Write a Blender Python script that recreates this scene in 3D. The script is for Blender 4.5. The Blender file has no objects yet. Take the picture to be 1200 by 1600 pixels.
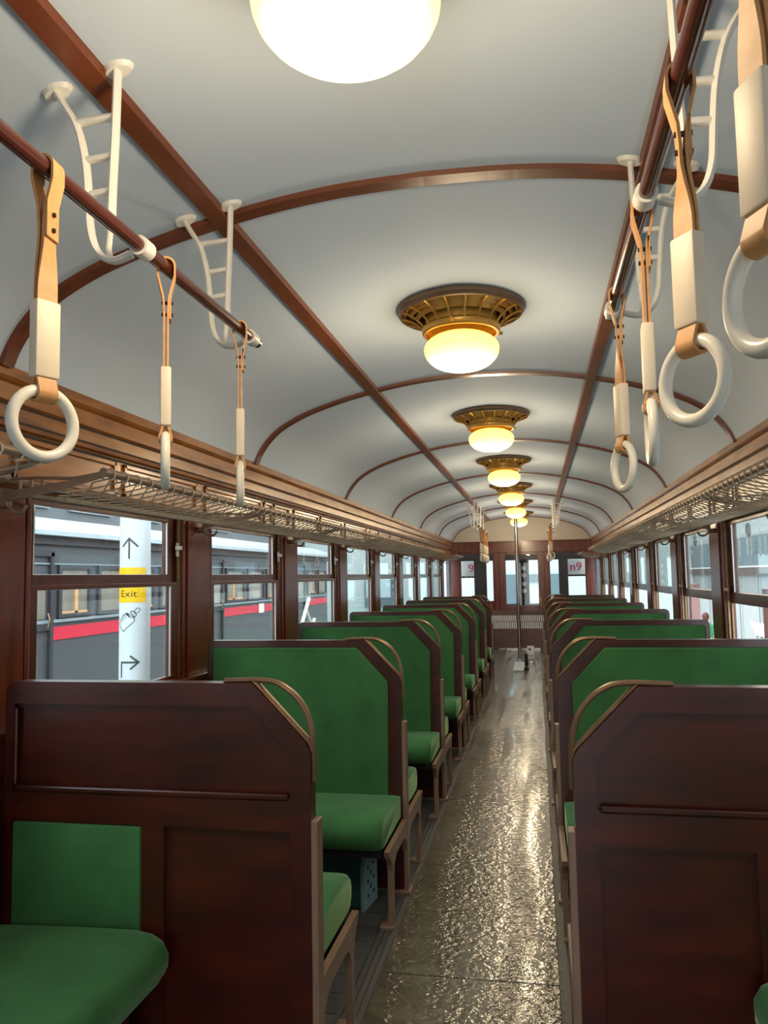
import bpy, bmesh, math, random
from mathutils import Vector, Matrix
random.seed(7)
C = bpy.context.scene.collection
PI = math.pi
# ------------------------------------------------------------------ dimensions (metres, car frame: x right, y forward, z up)
P = 1.4705            # seat / window pitch
Y0 = 2.153            # centre of the first seat back
RP = 2.206            # ceiling rib pitch
YR = 2.11             # first rib
YB, YE = -2.26, 15.38 # ends of the saloon built here
# ------------------------------------------------------------------ materials
M = {}
def newmat(name):
    m = bpy.data.materials.new(name); m.use_nodes = True
    nt = m.node_tree; b = nt.nodes['Principled BSDF']; M[name] = m
    return m, nt, b
def setp(b, **k):
    for n, v in k.items():
        n = n.replace('_', ' ')
        if n in b.inputs: b.inputs[n].default_value = v
def rgb(*c):   # sRGB 0-255 -> linear
    return tuple((x/255/12.92 if x/255 <= .04045 else ((x/255+.055)/1.055)**2.4) for x in c)+(1,)
def noise_mix(nt, b, c1, c2, scale=(1,1,1), nscale=5., detail=4., lo=.35, hi=.65, bump=0., bscale=None, coord='Object', dist=.02):
    tc = nt.nodes.new('ShaderNodeTexCoord'); mp = nt.nodes.new('ShaderNodeMapping')
    mp.inputs['Scale'].default_value = scale
    nt.links.new(tc.outputs[coord], mp.inputs['Vector'])
    nz = nt.nodes.new('ShaderNodeTexNoise'); nz.inputs['Scale'].default_value = nscale; nz.inputs['Detail'].default_value = detail
    nt.links.new(mp.outputs['Vector'], nz.inputs['Vector'])
    cr = nt.nodes.new('ShaderNodeValToRGB'); cr.color_ramp.elements[0].position = lo; cr.color_ramp.elements[1].position = hi
    cr.color_ramp.elements[0].color = c1; cr.color_ramp.elements[1].color = c2
    nt.links.new(nz.outputs['Fac'], cr.inputs['Fac']); nt.links.new(cr.outputs['Color'], b.inputs['Base Color'])
    if bump:
        n2 = nt.nodes.new('ShaderNodeTexNoise'); n2.inputs['Scale'].default_value = bscale or nscale; n2.inputs['Detail'].default_value = 3
        nt.links.new(mp.outputs['Vector'], n2.inputs['Vector'])
        bp = nt.nodes.new('ShaderNodeBump'); bp.inputs['Strength'].default_value = bump; bp.inputs['Distance'].default_value = dist
        nt.links.new(n2.outputs['Fac'], bp.inputs['Height']); nt.links.new(bp.outputs['Normal'], b.inputs['Normal'])
def wood(name, c1, c2, rough=.25, scale=(14,1.2,14), coat=.3, bump=.05):
    m, nt, b = newmat(name)
    setp(b, Roughness=rough, Coat_Weight=coat, Coat_Roughness=.12)
    noise_mix(nt, b, c1, c2, scale, 2.2, 6, .3, .7, bump, 3.0, dist=.01)
def plain(name, c, rough=.5, metal=0., var=.12, nscale=9., bump=0., **k):
    m, nt, b = newmat(name); setp(b, Roughness=rough, Metallic=metal, **k)
    c2 = tuple(min(1, x*(1+var)) for x in c[:3])+(1,); c1 = tuple(x*(1-var) for x in c[:3])+(1,)
    noise_mix(nt, b, c1, c2, (1,1,1), nscale, 4, .3, .7, bump, nscale*4, dist=.003)
wood('mahogany', rgb(62,22,11), rgb(98,38,20), .28, (3,14,14), .2)
wood('mahogany_back', rgb(48,14,6), rgb(78,25,11), .33, (2.0,14,7), .12, .04)
wood('mahogany_vertical', rgb(76,26,13), rgb(114,44,23), .26, (12,12,1.2), .25)
wood('batten_wood', rgb(104,52,27), rgb(128,66,34), .36, (10,1.5,10), .08)
wood('rib_wood', rgb(96,47,24), rgb(122,62,33), .38, (1.5,10,10), .06)
wood('cornice_wood_lamplit', rgb(112,60,20), rgb(178,112,44), .28, (8,1.6,8), .15, .06)  # gold of the lamps reflected in the varnish is put into the base colour
wood('rail_wood', rgb(76,34,27), rgb(98,48,38), .18, (10,1.5,10), .5)
def plush(name, c):
    m, nt, b = newmat(name)
    setp(b, Roughness=.95, Sheen_Weight=.6, Sheen_Roughness=.35, Sheen_Tint=(.5,.8,.5,1), Specular_IOR_Level=.15)
    c1 = tuple(x*.78 for x in c[:3])+(1,); c2 = tuple(x*1.15 for x in c[:3])+(1,)
    noise_mix(nt, b, c1, c2, (1,1,1), 6, 5, .3, .7, .25, 420, dist=.001)
plush('plush_green', rgb(64,114,69))
plain('taupe_paint', rgb(136,108,92), .38, 0, .08)
plain('rack_metal', rgb(134,112,96), .4, .1, .1)
plain('net_wire', rgb(196,178,158), .5, 0, .1)
plain('bronze', rgb(146,118,94), .38, .55, .15, 30)
plain('lamp_bronze', rgb(122,98,78), .4, .35, .1)
plain('lamp_brass', rgb(214,166,84), .36, .6, .12, 20)
plain('lamp_recess_shade', rgb(84,58,32), .5, .3, .1)  # shade of the lamp's recess put into the colour
plain('white_paint', rgb(240,238,232), .38, 0, .05, 20, .1)
plain('ivory_plastic', rgb(246,242,230), .28, 0, .03)
plain('sleeve_ivory', rgb(242,228,206), .5, 0, .03)
plain('leather', rgb(214,158,104), .5, 0, .12, 30, .08)
plain('leather_dark', rgb(60,30,20), .5, 0, .1)
plain('rivet_metal', rgb(70,52,40), .35, .8)
plain('ceiling_paint', rgb(207,222,241), .75, 0, .012, 1.5, Specular_IOR_Level=.2)
plain('tympanum_paint', rgb(206,196,180), .5, 0, .02, 2)
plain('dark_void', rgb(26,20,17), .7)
plain('grey_cab', rgb(112,112,118), .5)
plain('steel', rgb(190,188,184), .22, .9, .05)
plain('aluminium', rgb(205,208,208), .35, .7, .05)
plain('brass_track', rgb(150,124,84), .35, .7, .3, 40)
plain('black_rubber', rgb(18,18,18), .5)
plain('card_white', rgb(236,234,230), .6, 0, .02)
plain('ink', rgb(62,66,70), .6)
plain('ink_dark', rgb(38,30,20), .6)
plain('sign_white', rgb(206,216,222), .55, 0, .02)
plain('sign_yellow', rgb(236,190,6), .55, 0, .02)
plain('red_ink', rgb(236,60,90), .6, 0, .02)
plain('train_red', rgb(214,38,66), .45, 0, .04)
plain('train_roof', rgb(136,148,154), .55, 0, .12, 3)
plain('train_window', rgb(133,127,116), .25, 0, .3, 1.3)
plain('train_frame', rgb(52,53,58), .5, 0, .1)
plain('heater_teal', rgb(44,84,80), .5, 0, .1)
plain('heater_end', rgb(128,162,160), .5, 0, .1)
plain('hall_white', rgb(163,168,168), .7, 0, .03, 1)
plain('hall_blue', rgb(95,113,121), .35, 0, .1, 1.2)
plain('hall_grey', rgb(95,98,103), .6, 0, .06, 1)
plain('hall_brown', rgb(95,82,78), .6, 0, .06, 1)
plain('pink_paint', rgb(163,127,125), .5, 0, .05)
plain('ground_grey', rgb(205,207,205), .6, 0, .06, 1)
plain('skin', rgb(214,164,138), .6)
plain('hair_brown', rgb(92,46,34), .6)
plain('shirt_green', rgb(60,140,96), .8)
plain('trousers_navy', rgb(44,48,70), .8)
plain('floor_board', rgb(74,72,70), .5, 0, .1, 6)
plain('gauge_white', rgb(214,210,200), .4)
# planks running across the car, dark joints
def planks():
    m, nt, b = newmat('floor_planks'); setp(b, Roughness=.5)
    tc = nt.nodes.new('ShaderNodeTexCoord'); sp = nt.nodes.new('ShaderNodeSeparateXYZ'); nt.links.new(tc.outputs['Object'], sp.inputs[0])
    mul = nt.nodes.new('ShaderNodeMath'); mul.operation = 'MULTIPLY'; mul.inputs[1].default_value = 1/.13; nt.links.new(sp.outputs['Y'], mul.inputs[0])
    fr = nt.nodes.new('ShaderNodeMath'); fr.operation = 'FRACT'; nt.links.new(mul.outputs[0], fr.inputs[0])
    gt = nt.nodes.new('ShaderNodeMath'); gt.operation = 'GREATER_THAN'; gt.inputs[1].default_value = .05; nt.links.new(fr.outputs[0], gt.inputs[0])
    fl = nt.nodes.new('ShaderNodeMath'); fl.operation = 'FLOOR'; nt.links.new(mul.outputs[0], fl.inputs[0])
    wn = nt.nodes.new('ShaderNodeTexWhiteNoise'); wn.noise_dimensions = '1D'; nt.links.new(fl.outputs[0], wn.inputs['W'])
    mp = nt.nodes.new('ShaderNodeMapping'); mp.inputs['Scale'].default_value = (3,40,3); nt.links.new(tc.outputs['Object'], mp.inputs[0])
    nz = nt.nodes.new('ShaderNodeTexNoise'); nz.inputs['Scale'].default_value = 1.5; nz.inputs['Detail'].default_value = 6; nt.links.new(mp.outputs[0], nz.inputs['Vector'])
    ad = nt.nodes.new('ShaderNodeMath'); ad.operation = 'ADD'; nt.links.new(nz.outputs['Fac'], ad.inputs[0])
    m2 = nt.nodes.new('ShaderNodeMath'); m2.operation = 'MULTIPLY'; m2.inputs[1].default_value = .35; nt.links.new(wn.outputs['Value'], m2.inputs[0]); nt.links.new(m2.outputs[0], ad.inputs[1])
    cr = nt.nodes.new('ShaderNodeValToRGB'); cr.color_ramp.elements[0].color = rgb(52,50,49); cr.color_ramp.elements[1].color = rgb(94,92,89)
    cr.color_ramp.elements[0].position = .3; cr.color_ramp.elements[1].position = .95; nt.links.new(ad.outputs[0], cr.inputs[0])
    mx = nt.nodes.new('ShaderNodeMix'); mx.data_type = 'RGBA'; mx.inputs['A'].default_value = rgb(22,20,19)
    nt.links.new(gt.outputs[0], mx.inputs['Factor']); nt.links.new(cr.outputs[0], mx.inputs['B']); nt.links.new(mx.outputs['Result'], b.inputs['Base Color'])
    bp = nt.nodes.new('ShaderNodeBump'); bp.inputs['Strength'].default_value = .4; bp.inputs['Distance'].default_value = .006
    nt.links.new(gt.outputs[0], bp.inputs['Height']); nt.links.new(bp.outputs['Normal'], b.inputs['Normal'])
planks()
def lino():
    m, nt, b = newmat('floor_lino'); setp(b, Roughness=.34, Specular_IOR_Level=.25, Coat_Weight=1., Coat_Roughness=.035, Coat_IOR=1.55)
    tc = nt.nodes.new('ShaderNodeTexCoord')
    def nz(scale, ns, det):
        mp = nt.nodes.new('ShaderNodeMapping'); mp.inputs['Scale'].default_value = scale; nt.links.new(tc.outputs['Object'], mp.inputs[0])
        n = nt.nodes.new('ShaderNodeTexNoise'); n.inputs['Scale'].default_value = ns; n.inputs['Detail'].default_value = det; n.inputs['Distortion'].default_value = .4
        nt.links.new(mp.outputs[0], n.inputs['Vector']); return n
    a = nz((1,3,1), 4, 5)
    cr = nt.nodes.new('ShaderNodeValToRGB'); cr.color_ramp.elements[0].color = rgb(66,60,46); cr.color_ramp.elements[1].color = rgb(104,97,78)
    cr.color_ramp.elements[0].position = .3; cr.color_ramp.elements[1].position = .7
    nt.links.new(a.outputs['Fac'], cr.inputs[0]); nt.links.new(cr.outputs[0], b.inputs['Base Color'])
    h1 = nz((26,36,1), 1.0, 2); h2 = nz((60,80,1), 1.0, 2)
    w = nz((10,.8,1), 1.0, 1)
    w2 = nt.nodes.new('ShaderNodeMapRange'); w2.inputs['From Min'].default_value = .38; w2.inputs['From Max'].default_value = .62; w2.inputs['To Min'].default_value = .16
    nt.links.new(w.outputs['Fac'], w2.inputs['Value'])
    ad = nt.nodes.new('ShaderNodeMath'); ad.operation = 'MULTIPLY_ADD'; ad.inputs[1].default_value = .4
    nt.links.new(h2.outputs['Fac'], ad.inputs[0]); nt.links.new(h1.outputs['Fac'], ad.inputs[2])
    sb = nt.nodes.new('ShaderNodeMath'); sb.operation = 'SUBTRACT'; sb.inputs[1].default_value = .70; nt.links.new(ad.outputs[0], sb.inputs[0])
    ml = nt.nodes.new('ShaderNodeMath'); ml.operation = 'MULTIPLY'; nt.links.new(sb.outputs[0], ml.inputs[0]); nt.links.new(w2.outputs[0], ml.inputs[1])
    bp = nt.nodes.new('ShaderNodeBump'); bp.inputs['Strength'].default_value = 1.; bp.inputs['Distance'].default_value = .0085
    nt.links.new(ml.outputs[0], bp.inputs['Height']); nt.links.new(bp.outputs['Normal'], b.inputs['Normal']); nt.links.new(bp.outputs['Normal'], b.inputs['Coat Normal'])
lino()
def glass():
    m = bpy.data.materials.new('window_glass'); m.use_nodes = True; M['glass'] = m
    nt = m.node_tree; nt.nodes.clear()
    o = nt.nodes.new('ShaderNodeOutputMaterial'); mx = nt.nodes.new('ShaderNodeMixShader'); t = nt.nodes.new('ShaderNodeBsdfTransparent'); g = nt.nodes.new('ShaderNodeBsdfGlossy')
    t.inputs['Color'].default_value = (.93,.97,.97,1); g.inputs['Roughness'].default_value = .0; g.inputs['Color'].default_value = (.9,.9,.9,1)
    f = nt.nodes.new('ShaderNodeFresnel'); ge = nt.nodes.new('ShaderNodeNewGeometry'); mr = nt.nodes.new('ShaderNodeMapRange')
    mr.inputs['To Min'].default_value = 1.35; mr.inputs['To Max'].default_value = 1/1.35   # same reflectance from either face of the sheet
    nt.links.new(ge.outputs['Backfacing'], mr.inputs['Value']); nt.links.new(mr.outputs[0], f.inputs['IOR'])
    nt.links.new(f.outputs[0], mx.inputs[0]); nt.links.new(t.outputs[0], mx.inputs[1]); nt.links.new(g.outputs[0], mx.inputs[2]); nt.links.new(mx.outputs[0], o.inputs[0])
glass()
def globe():
    m = bpy.data.materials.new('opal_glass_lit'); m.use_nodes = True; M['opal'] = m
    nt = m.node_tree; b = nt.nodes['Principled BSDF']; setp(b, Roughness=.25, Base_Color=(.9,.85,.7,1))
    tc = nt.nodes.new('ShaderNodeTexCoord'); sp = nt.nodes.new('ShaderNodeSeparateXYZ'); nt.links.new(tc.outputs['Generated'], sp.inputs[0])
    ln = nt.nodes.new('ShaderNodeVectorMath'); ln.operation = 'DISTANCE'; ln.inputs[1].default_value = (.5,.5,.35); nt.links.new(tc.outputs['Generated'], ln.inputs[0])
    cr = nt.nodes.new('ShaderNodeValToRGB'); e = cr.color_ramp.elements
    e[0].position = .28; e[0].color = (1,.88,.55,1); e[1].position = .52; e[1].color = (1,.60,.09,1)
    nt.links.new(ln.outputs['Value'], cr.inputs[0]); nt.links.new(cr.outputs[0], b.inputs['Emission Color'])
    b.inputs['Emission Strength'].default_value = 2.6
globe()
def boards(name, c, sc=1/.055):
    m, nt, b = newmat(name); setp(b, Roughness=.45)
    tc = nt.nodes.new('ShaderNodeTexCoord'); sp = nt.nodes.new('ShaderNodeSeparateXYZ'); nt.links.new(tc.outputs['Object'], sp.inputs[0])
    mul = nt.nodes.new('ShaderNodeMath'); mul.operation = 'MULTIPLY'; mul.inputs[1].default_value = sc; nt.links.new(sp.outputs['Y'], mul.inputs[0])
    fr = nt.nodes.new('ShaderNodeMath'); fr.operation = 'FRACT'; nt.links.new(mul.outputs[0], fr.inputs[0])
    cr = nt.nodes.new('ShaderNodeValToRGB'); e = cr.color_ramp.elements
    e[0].position = 0; e[0].color = tuple(x*.55 for x in c[:3])+(1,); e[1].position = .18; e[1].color = c
    nt.links.new(fr.outputs[0], cr.inputs[0]); nt.links.new(cr.outputs[0], b.inputs['Base Color'])
boards('train_boards', rgb(80,82,87))
# ------------------------------------------------------------------ mesh helpers
def hexa(bm, x0, x1, y0, y1, z0, z1, bev=0.):
    vs = [bm.verts.new((x, y, z)) for x in (x0, x1) for y in (y0, y1) for z in (z0, z1)]
    fs = [bm.faces.new([vs[i] for i in q]) for q in ((0,1,3,2),(4,6,7,5),(0,4,5,1),(2,3,7,6),(0,2,6,4),(1,5,7,3))]
    if bev:
        es = list({e for f in fs for e in f.edges})
        bmesh.ops.bevel(bm, geom=es, offset=bev, segments=2, affect='EDGES', profile=.5)
def prism(bm, poly, f0, f1):
    """poly of 2D points; f0/f1 map a 2D point to 3D for the two caps"""
    a = [bm.verts.new(f0(p)) for p in poly]; b = [bm.verts.new(f1(p)) for p in poly]
    n = len(poly)
    bm.faces.new(a); bm.faces.new(b[::-1])
    for i in range(n): bm.faces.new((a[i], b[i], b[(i+1) % n], a[(i+1) % n]))
def tube(bm, pts, r, n=8, closed=False, sy=1., cap=True, flat=None):
    pts = [Vector(p) for p in pts]; m = len(pts); rings = []; prev = None
    for i, p in enumerate(pts):
        if closed: t = pts[(i+1) % m]-pts[i-1]
        else: t = pts[min(i+1, m-1)]-pts[max(i-1, 0)]
        t.normalize()
        if flat is not None: u = Vector(flat)
        elif prev is None: u = Vector((0,0,1)) if abs(t.z) < .9 else Vector((0,1,0))
        else: u = prev
        u = u-t*u.dot(t); u.normalize(); prev = u; v = t.cross(u)
        rr = r[i] if isinstance(r, (list, tuple)) else r
        rings.append([bm.verts.new(p+u*math.cos(2*PI*k/n)*rr*sy+v*math.sin(2*PI*k/n)*rr) for k in range(n)])
    for i in range(m if closed else m-1):
        a, b = rings[i], rings[(i+1) % m]
        for k in range(n): bm.faces.new((a[k], a[(k+1) % n], b[(k+1) % n], b[k]))
    if cap and not closed:
        bm.faces.new(rings[0][::-1]); bm.faces.new(rings[-1])
def lathe(bm, prof, n=40, c=(0,0), closed=False):
    rings = []
    for r, z in prof:
        if r < 1e-5: rings.append([bm.verts.new((c[0], c[1], z))])
        else: rings.append([bm.verts.new((c[0]+r*math.cos(2*PI*k/n), c[1]+r*math.sin(2*PI*k/n), z)) for k in range(n)])
    seq = list(range(len(rings)-1))
    for i in seq:
        a, b = rings[i], rings[i+1]
        for k in range(n):
            k2 = (k+1) % n
            if len(a) == 1: bm.faces.new((a[0], b[k], b[k2]))
            elif len(b) == 1: bm.faces.new((a[k], a[k2], b[0]))
            else: bm.faces.new((a[k], a[k2], b[k2], b[k]))
def spline(pts, sub=6, closed=False):
    pts = [Vector(p) for p in pts]; n = len(pts); out = []
    for i in range(n if closed else n-1):
        g = lambda j: pts[j % n] if closed else pts[max(0, min(n-1, j))]
        p0, p1, p2, p3 = g(i-1), g(i), g(i+1), g(i+2)
        for k in range(sub):
            t = k/sub
            out.append(.5*((2*p1)+(p2-p0)*t+(2*p0-5*p1+4*p2-p3)*t*t+(3*p1-p0-3*p2+p3)*t**3))
    if not closed: out.append(pts[-1])
    return out
def obj(name, bm, mat, parent=None, smooth=False, kind=None, label=None, loc=None):
    bmesh.ops.recalc_face_normals(bm, faces=bm.faces)
    me = bpy.data.meshes.new(name); bm.to_mesh(me); bm.free()
    me.materials.append(M[mat] if isinstance(mat, str) else mat)
    if smooth:
        for p in me.polygons: p.use_smooth = True
        try: me.set_sharp_from_angle(angle=math.radians(40))
        except Exception: pass
    o = bpy.data.objects.new(name, me); C.objects.link(o)
    if parent is not None: o.parent = parent
    if loc: o.location = loc
    if kind: o['kind'] = kind
    if label: o['label'] = label
    return o
def tag(o, label, cat, group=None):
    o['label'] = label; o['category'] = cat
    if group: o['group'] = group
    return o
def thing(name, label, cat, loc=(0,0,0), rz=0., group=None):
    o = bpy.data.objects.new(name, None); C.objects.link(o); o.empty_display_size = .1
    o.location = loc; o.rotation_euler = (0, 0, rz)
    return tag(o, label, cat, group)
def struct_root(name, loc=(0,0,0)):
    o = bpy.data.objects.new(name, None); C.objects.link(o); o.location = loc; o['kind'] = 'structure'; o.empty_display_size = .1
    return o
def dup(root, loc, rz, label, group=None):
    r = root.copy(); C.objects.link(r); r.location = loc; r.rotation_euler = (0, 0, rz); r['label'] = label
    if group: r['group'] = group
    for ch in list(root.children):
        c = ch.copy(); C.objects.link(c); c.parent = r
        for g in list(ch.children):
            d = g.copy(); C.objects.link(d); d.parent = c
    return r
NB = bmesh.new
# ------------------------------------------------------------------ ceiling
PROF = [(0,2.540),(.25,2.531),(.5,2.500),(.75,2.447),(.9,2.404),(1.0,2.370),(1.1,2.324),(1.18,2.274),(1.24,2.215),(1.285,2.150),(1.312,2.09)]
half = spline([(x, 0, z) for x, z in PROF], 4)
VAULT = [(-p.x, p.z) for p in half[::-1]]+[(p.x, p.z) for p in half[1:]]
def zc(x):
    x = abs(x)
    for a, b in zip(half, half[1:]):
        if a.x <= x <= b.x: return a.z+(b.z-a.z)*(x-a.x)/max(1e-6, b.x-a.x)
    return 2.09
bm = NB()
prev = None
for y in [YB+(YE-YB)*i/12 for i in range(13)]:
    row = [bm.verts.new((x, y, z)) for x, z in VAULT]
    if prev:
        for i in range(len(row)-1): bm.faces.new((prev[i], prev[i+1], row[i+1], row[i]))
    prev = row
ceil = obj('ceiling', bm, 'ceiling_paint', smooth=True, kind='structure')
def arch(bm, y0, y1, t):
    n = len(VAULT)
    prev = None
    for i, (x, z) in enumerate(VAULT):
        a = VAULT[max(0, i-1)]; b = VAULT[min(n-1, i+1)]
        d = Vector((b[0]-a[0], b[1]-a[1])).normalized(); nx, nz = d.y, -d.x
        if nz > 0: nx, nz = -nx, -nz
        row = [bm.verts.new(q) for q in ((x, y0, z+.002), (x, y1, z+.002), (x+nx*t, y1-.004, z+nz*t), (x+nx*t, y0+.004, z+nz*t))]
        if prev:
            for k in range(4): bm.faces.new((prev[k], prev[(k+1) % 4], row[(k+1) % 4], row[k]))
        prev = row
for k in range(-1, 7):
    y = YR+RP*k if k < 6 else YE-.03
    bm = NB(); arch(bm, y-.03, y+.03, .014)
    obj('ceiling_rib', bm, 'rib_wood', ceil)
for s in (-1, 1):
    bm = NB(); poly = []
    for dx in (-.029, 0, .029): poly.append((s*.6+dx, zc(.6+dx*s)+.002))
    for dx in (.024, 0, -.024): poly.append((s*.6+dx, zc(.6+dx*s)-.018))
    prism(bm, poly, lambda p: (p[0], YB, p[1]), lambda p: (p[0], YE-.002, p[1]))
    obj('ceiling_batten', bm, 'batten_wood', ceil)
# ------------------------------------------------------------------ floor
bm = NB(); hexa(bm, -1.45, 1.45, YB, 18.2, -.08, 0)
floor = obj('floor', bm, 'floor_planks', kind='structure')
SEAMS = [YB, .7, 2.887, 5.09, 6.9, 8.7, 10.6, 12.6, YE]
for a, b in zip(SEAMS, SEAMS[1:]):
    bm = NB(); hexa(bm, -.315, .308, a+.003, b-.003, .0, .006, .002)
    obj('linoleum_sheet', bm, 'floor_lino', floor)
for s in (-1, 1):
    for i in range(4):
        bm = NB(); x0 = s*(.322+.024*i)
        hexa(bm, min(x0, x0+s*.02), max(x0, x0+s*.02), YB, YE, 0, .005)
        obj('edge_strip', bm, 'floor_board', floor)
# ------------------------------------------------------------------ side walls: dado, sill, pillars, header, cornice
def pil(k): return 3.62+(k-1)*P      # pillar k: k=0 stands at the first seat row
KS = range(-3, 9)
for s, side in ((-1, 'left'), (1, 'right')):
    bm = NB()
    a, b = sorted((s*1.312, s*1.415)); hexa(bm, a, b, YB, YE, 0, .955)
    wl = obj('wall_'+side, bm, 'mahogany', kind='structure')
    bm = NB(); a, b = sorted((s*1.298, s*1.415)); hexa(bm, a, b, YB, YE, .955, .975, .004)
    obj('window_sill', bm, 'mahogany', wl)
    for k in KS:
        bm = NB(); y = pil(k)
        if y > YE: continue
        y1 = min(y+.172, YE)
        a, b = sorted((s*1.36, s*1.412)); hexa(bm, a, b, y-.172, y1, .97, 1.72)
        a, b = sorted((s*1.345, s*1.37)); hexa(bm, a, b, y-.125, min(y+.125, YE), .97, 1.72, .004)
        if y+.17 <= YE:
            for q in (-1, 1):
                a, b = sorted((s*1.352, s*1.365)); hexa(bm, a, b, y+q*.155-.012, y+q*.155+.012, .97, 1.72, .004)
        obj('window_pillar', bm, 'mahogany_vertical', wl)
    # header above the windows and cornice with ledges
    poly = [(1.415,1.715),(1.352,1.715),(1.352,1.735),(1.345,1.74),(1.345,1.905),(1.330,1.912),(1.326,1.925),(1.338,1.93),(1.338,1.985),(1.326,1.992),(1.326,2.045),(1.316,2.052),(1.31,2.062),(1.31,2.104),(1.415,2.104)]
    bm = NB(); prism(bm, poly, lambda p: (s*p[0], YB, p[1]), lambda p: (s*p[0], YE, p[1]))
    obj('cornice', bm, 'cornice_wood_lamplit', wl)
    bm = NB()  # raised dark strips painted in for the shaded grooves under the ledges
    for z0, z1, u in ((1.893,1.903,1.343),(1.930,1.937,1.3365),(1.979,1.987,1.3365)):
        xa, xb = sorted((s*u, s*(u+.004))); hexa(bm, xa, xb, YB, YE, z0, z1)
    obj('cornice_groove_shade', bm, 'dark_void', wl)
    # shallow panels in the frieze
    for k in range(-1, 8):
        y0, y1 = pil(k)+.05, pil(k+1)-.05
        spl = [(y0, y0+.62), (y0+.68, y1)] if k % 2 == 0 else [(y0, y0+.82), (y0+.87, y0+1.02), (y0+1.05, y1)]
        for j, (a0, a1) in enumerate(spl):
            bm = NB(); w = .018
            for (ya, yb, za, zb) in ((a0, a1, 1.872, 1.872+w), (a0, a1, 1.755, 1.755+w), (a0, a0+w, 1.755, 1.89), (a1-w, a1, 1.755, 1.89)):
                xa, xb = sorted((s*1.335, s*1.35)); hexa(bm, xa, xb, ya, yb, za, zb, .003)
            obj('frieze_panel', bm, 'cornice_wood_lamplit', wl)
# ------------------------------------------------------------------ windows
wn = [0]
def window(s, k, door=False):
    y0, y1 = pil(k)+.172, pil(k+1)-.172
    wn[0] += 1
    r = struct_root('window_%d' % wn[0], (s*1.40, (y0+y1)/2, .975))
    ya, yb = y0-(y0+y1)/2, y1-(y0+y1)/2; Z = lambda z: z-.975
    def bx(bm, x, t, a, b, z0, z1, bev=.003):
        q, w = sorted((s*(x-t), s*(x+t))); hexa(bm, q, w, a, b, Z(z0), Z(z1), bev)
    if s < 0: rail0, rail1, st, sf = 1.410, 1.4485, .045, .105
    else: rail0, rail1, st, sf = 1.232, 1.296, .045, .115
    # upper sash (outer)
    bm = NB(); x = 0.0
    bx(bm, x, .014, ya+.012, ya+st+.008, rail0, 1.715); bx(bm, x, .014, yb-sf+.012, yb-.012, rail0, 1.715)
    bx(bm, x, .0145, ya+.012, yb-.012, rail0, rail1); bx(bm, x, .0145, ya+.012, yb-.012, 1.686, 1.715)
    us = obj('upper_sash', bm, 'mahogany', r)
    bm = NB(); q, w = sorted((s*-.002, s*.002)); hexa(bm, q, w, ya+st+.008, yb-sf+.012, Z(rail1), Z(1.686)); obj('pane', bm, 'glass', us)
    # putty bead round the pane
    bm = NB(); bx(bm, -.013, .003, yb-sf+.006, yb-sf+.014, rail1, 1.686, 0); bx(bm, -.013, .003, ya+st+.004, ya+st+.012, rail1, 1.686, 0)
    obj('bead', bm, 'aluminium', us)
    if s < 0:
        bm = NB(); x = -.022
        bx(bm, x, .012, ya+.012, ya+st+.008, .975, 1.41); bx(bm, x, .012, yb-sf+.006, yb-.02, .975, 1.41)
        bx(bm, x, .0125, ya+.012, yb-.02, 1.394, 1.412); bx(bm, x, .0125, ya+.012, yb-.02, .975, .99)
        ls = obj('lower_sash', bm, 'mahogany', r)
        bm = NB(); q, w = sorted((s*(x-.002), s*(x+.002))); hexa(bm, q, w, ya+st+.008, yb-sf+.006, Z(.99), Z(1.394)); obj('pane', bm, 'glass', ls)
        bm = NB(); bx(bm, x-.012, .003, yb-sf-.002, yb-sf+.008, .99, 1.394, 0); obj('bead', bm, 'aluminium', ls)
    # brass runners in the far and near jamb, with a latch
    bm = NB()
    for yy in (yb-.010,):
        bx(bm, -.030, .004, yy-.010, yy+.010, .975, 1.715, 0); bx(bm, -.010, .004, yy-.010, yy+.010, .975, 1.715, 0)
    obj('sash_track', bm, 'brass_track', r)
    bm = NB(); zl = 1.56 if s < 0 else 1.30
    bx(bm, -.04, .012, yb-.045, yb-.012, zl, zl+.02); bx(bm, -.03, .006, yb-.03, yb-.015, zl-.03, zl+.035)
    obj('sash_latch', bm, 'white_paint' if s < 0 else 'bronze', r)
for s in (-1, 1):
    for k in range(-3, 8): window(s, k)
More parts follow.
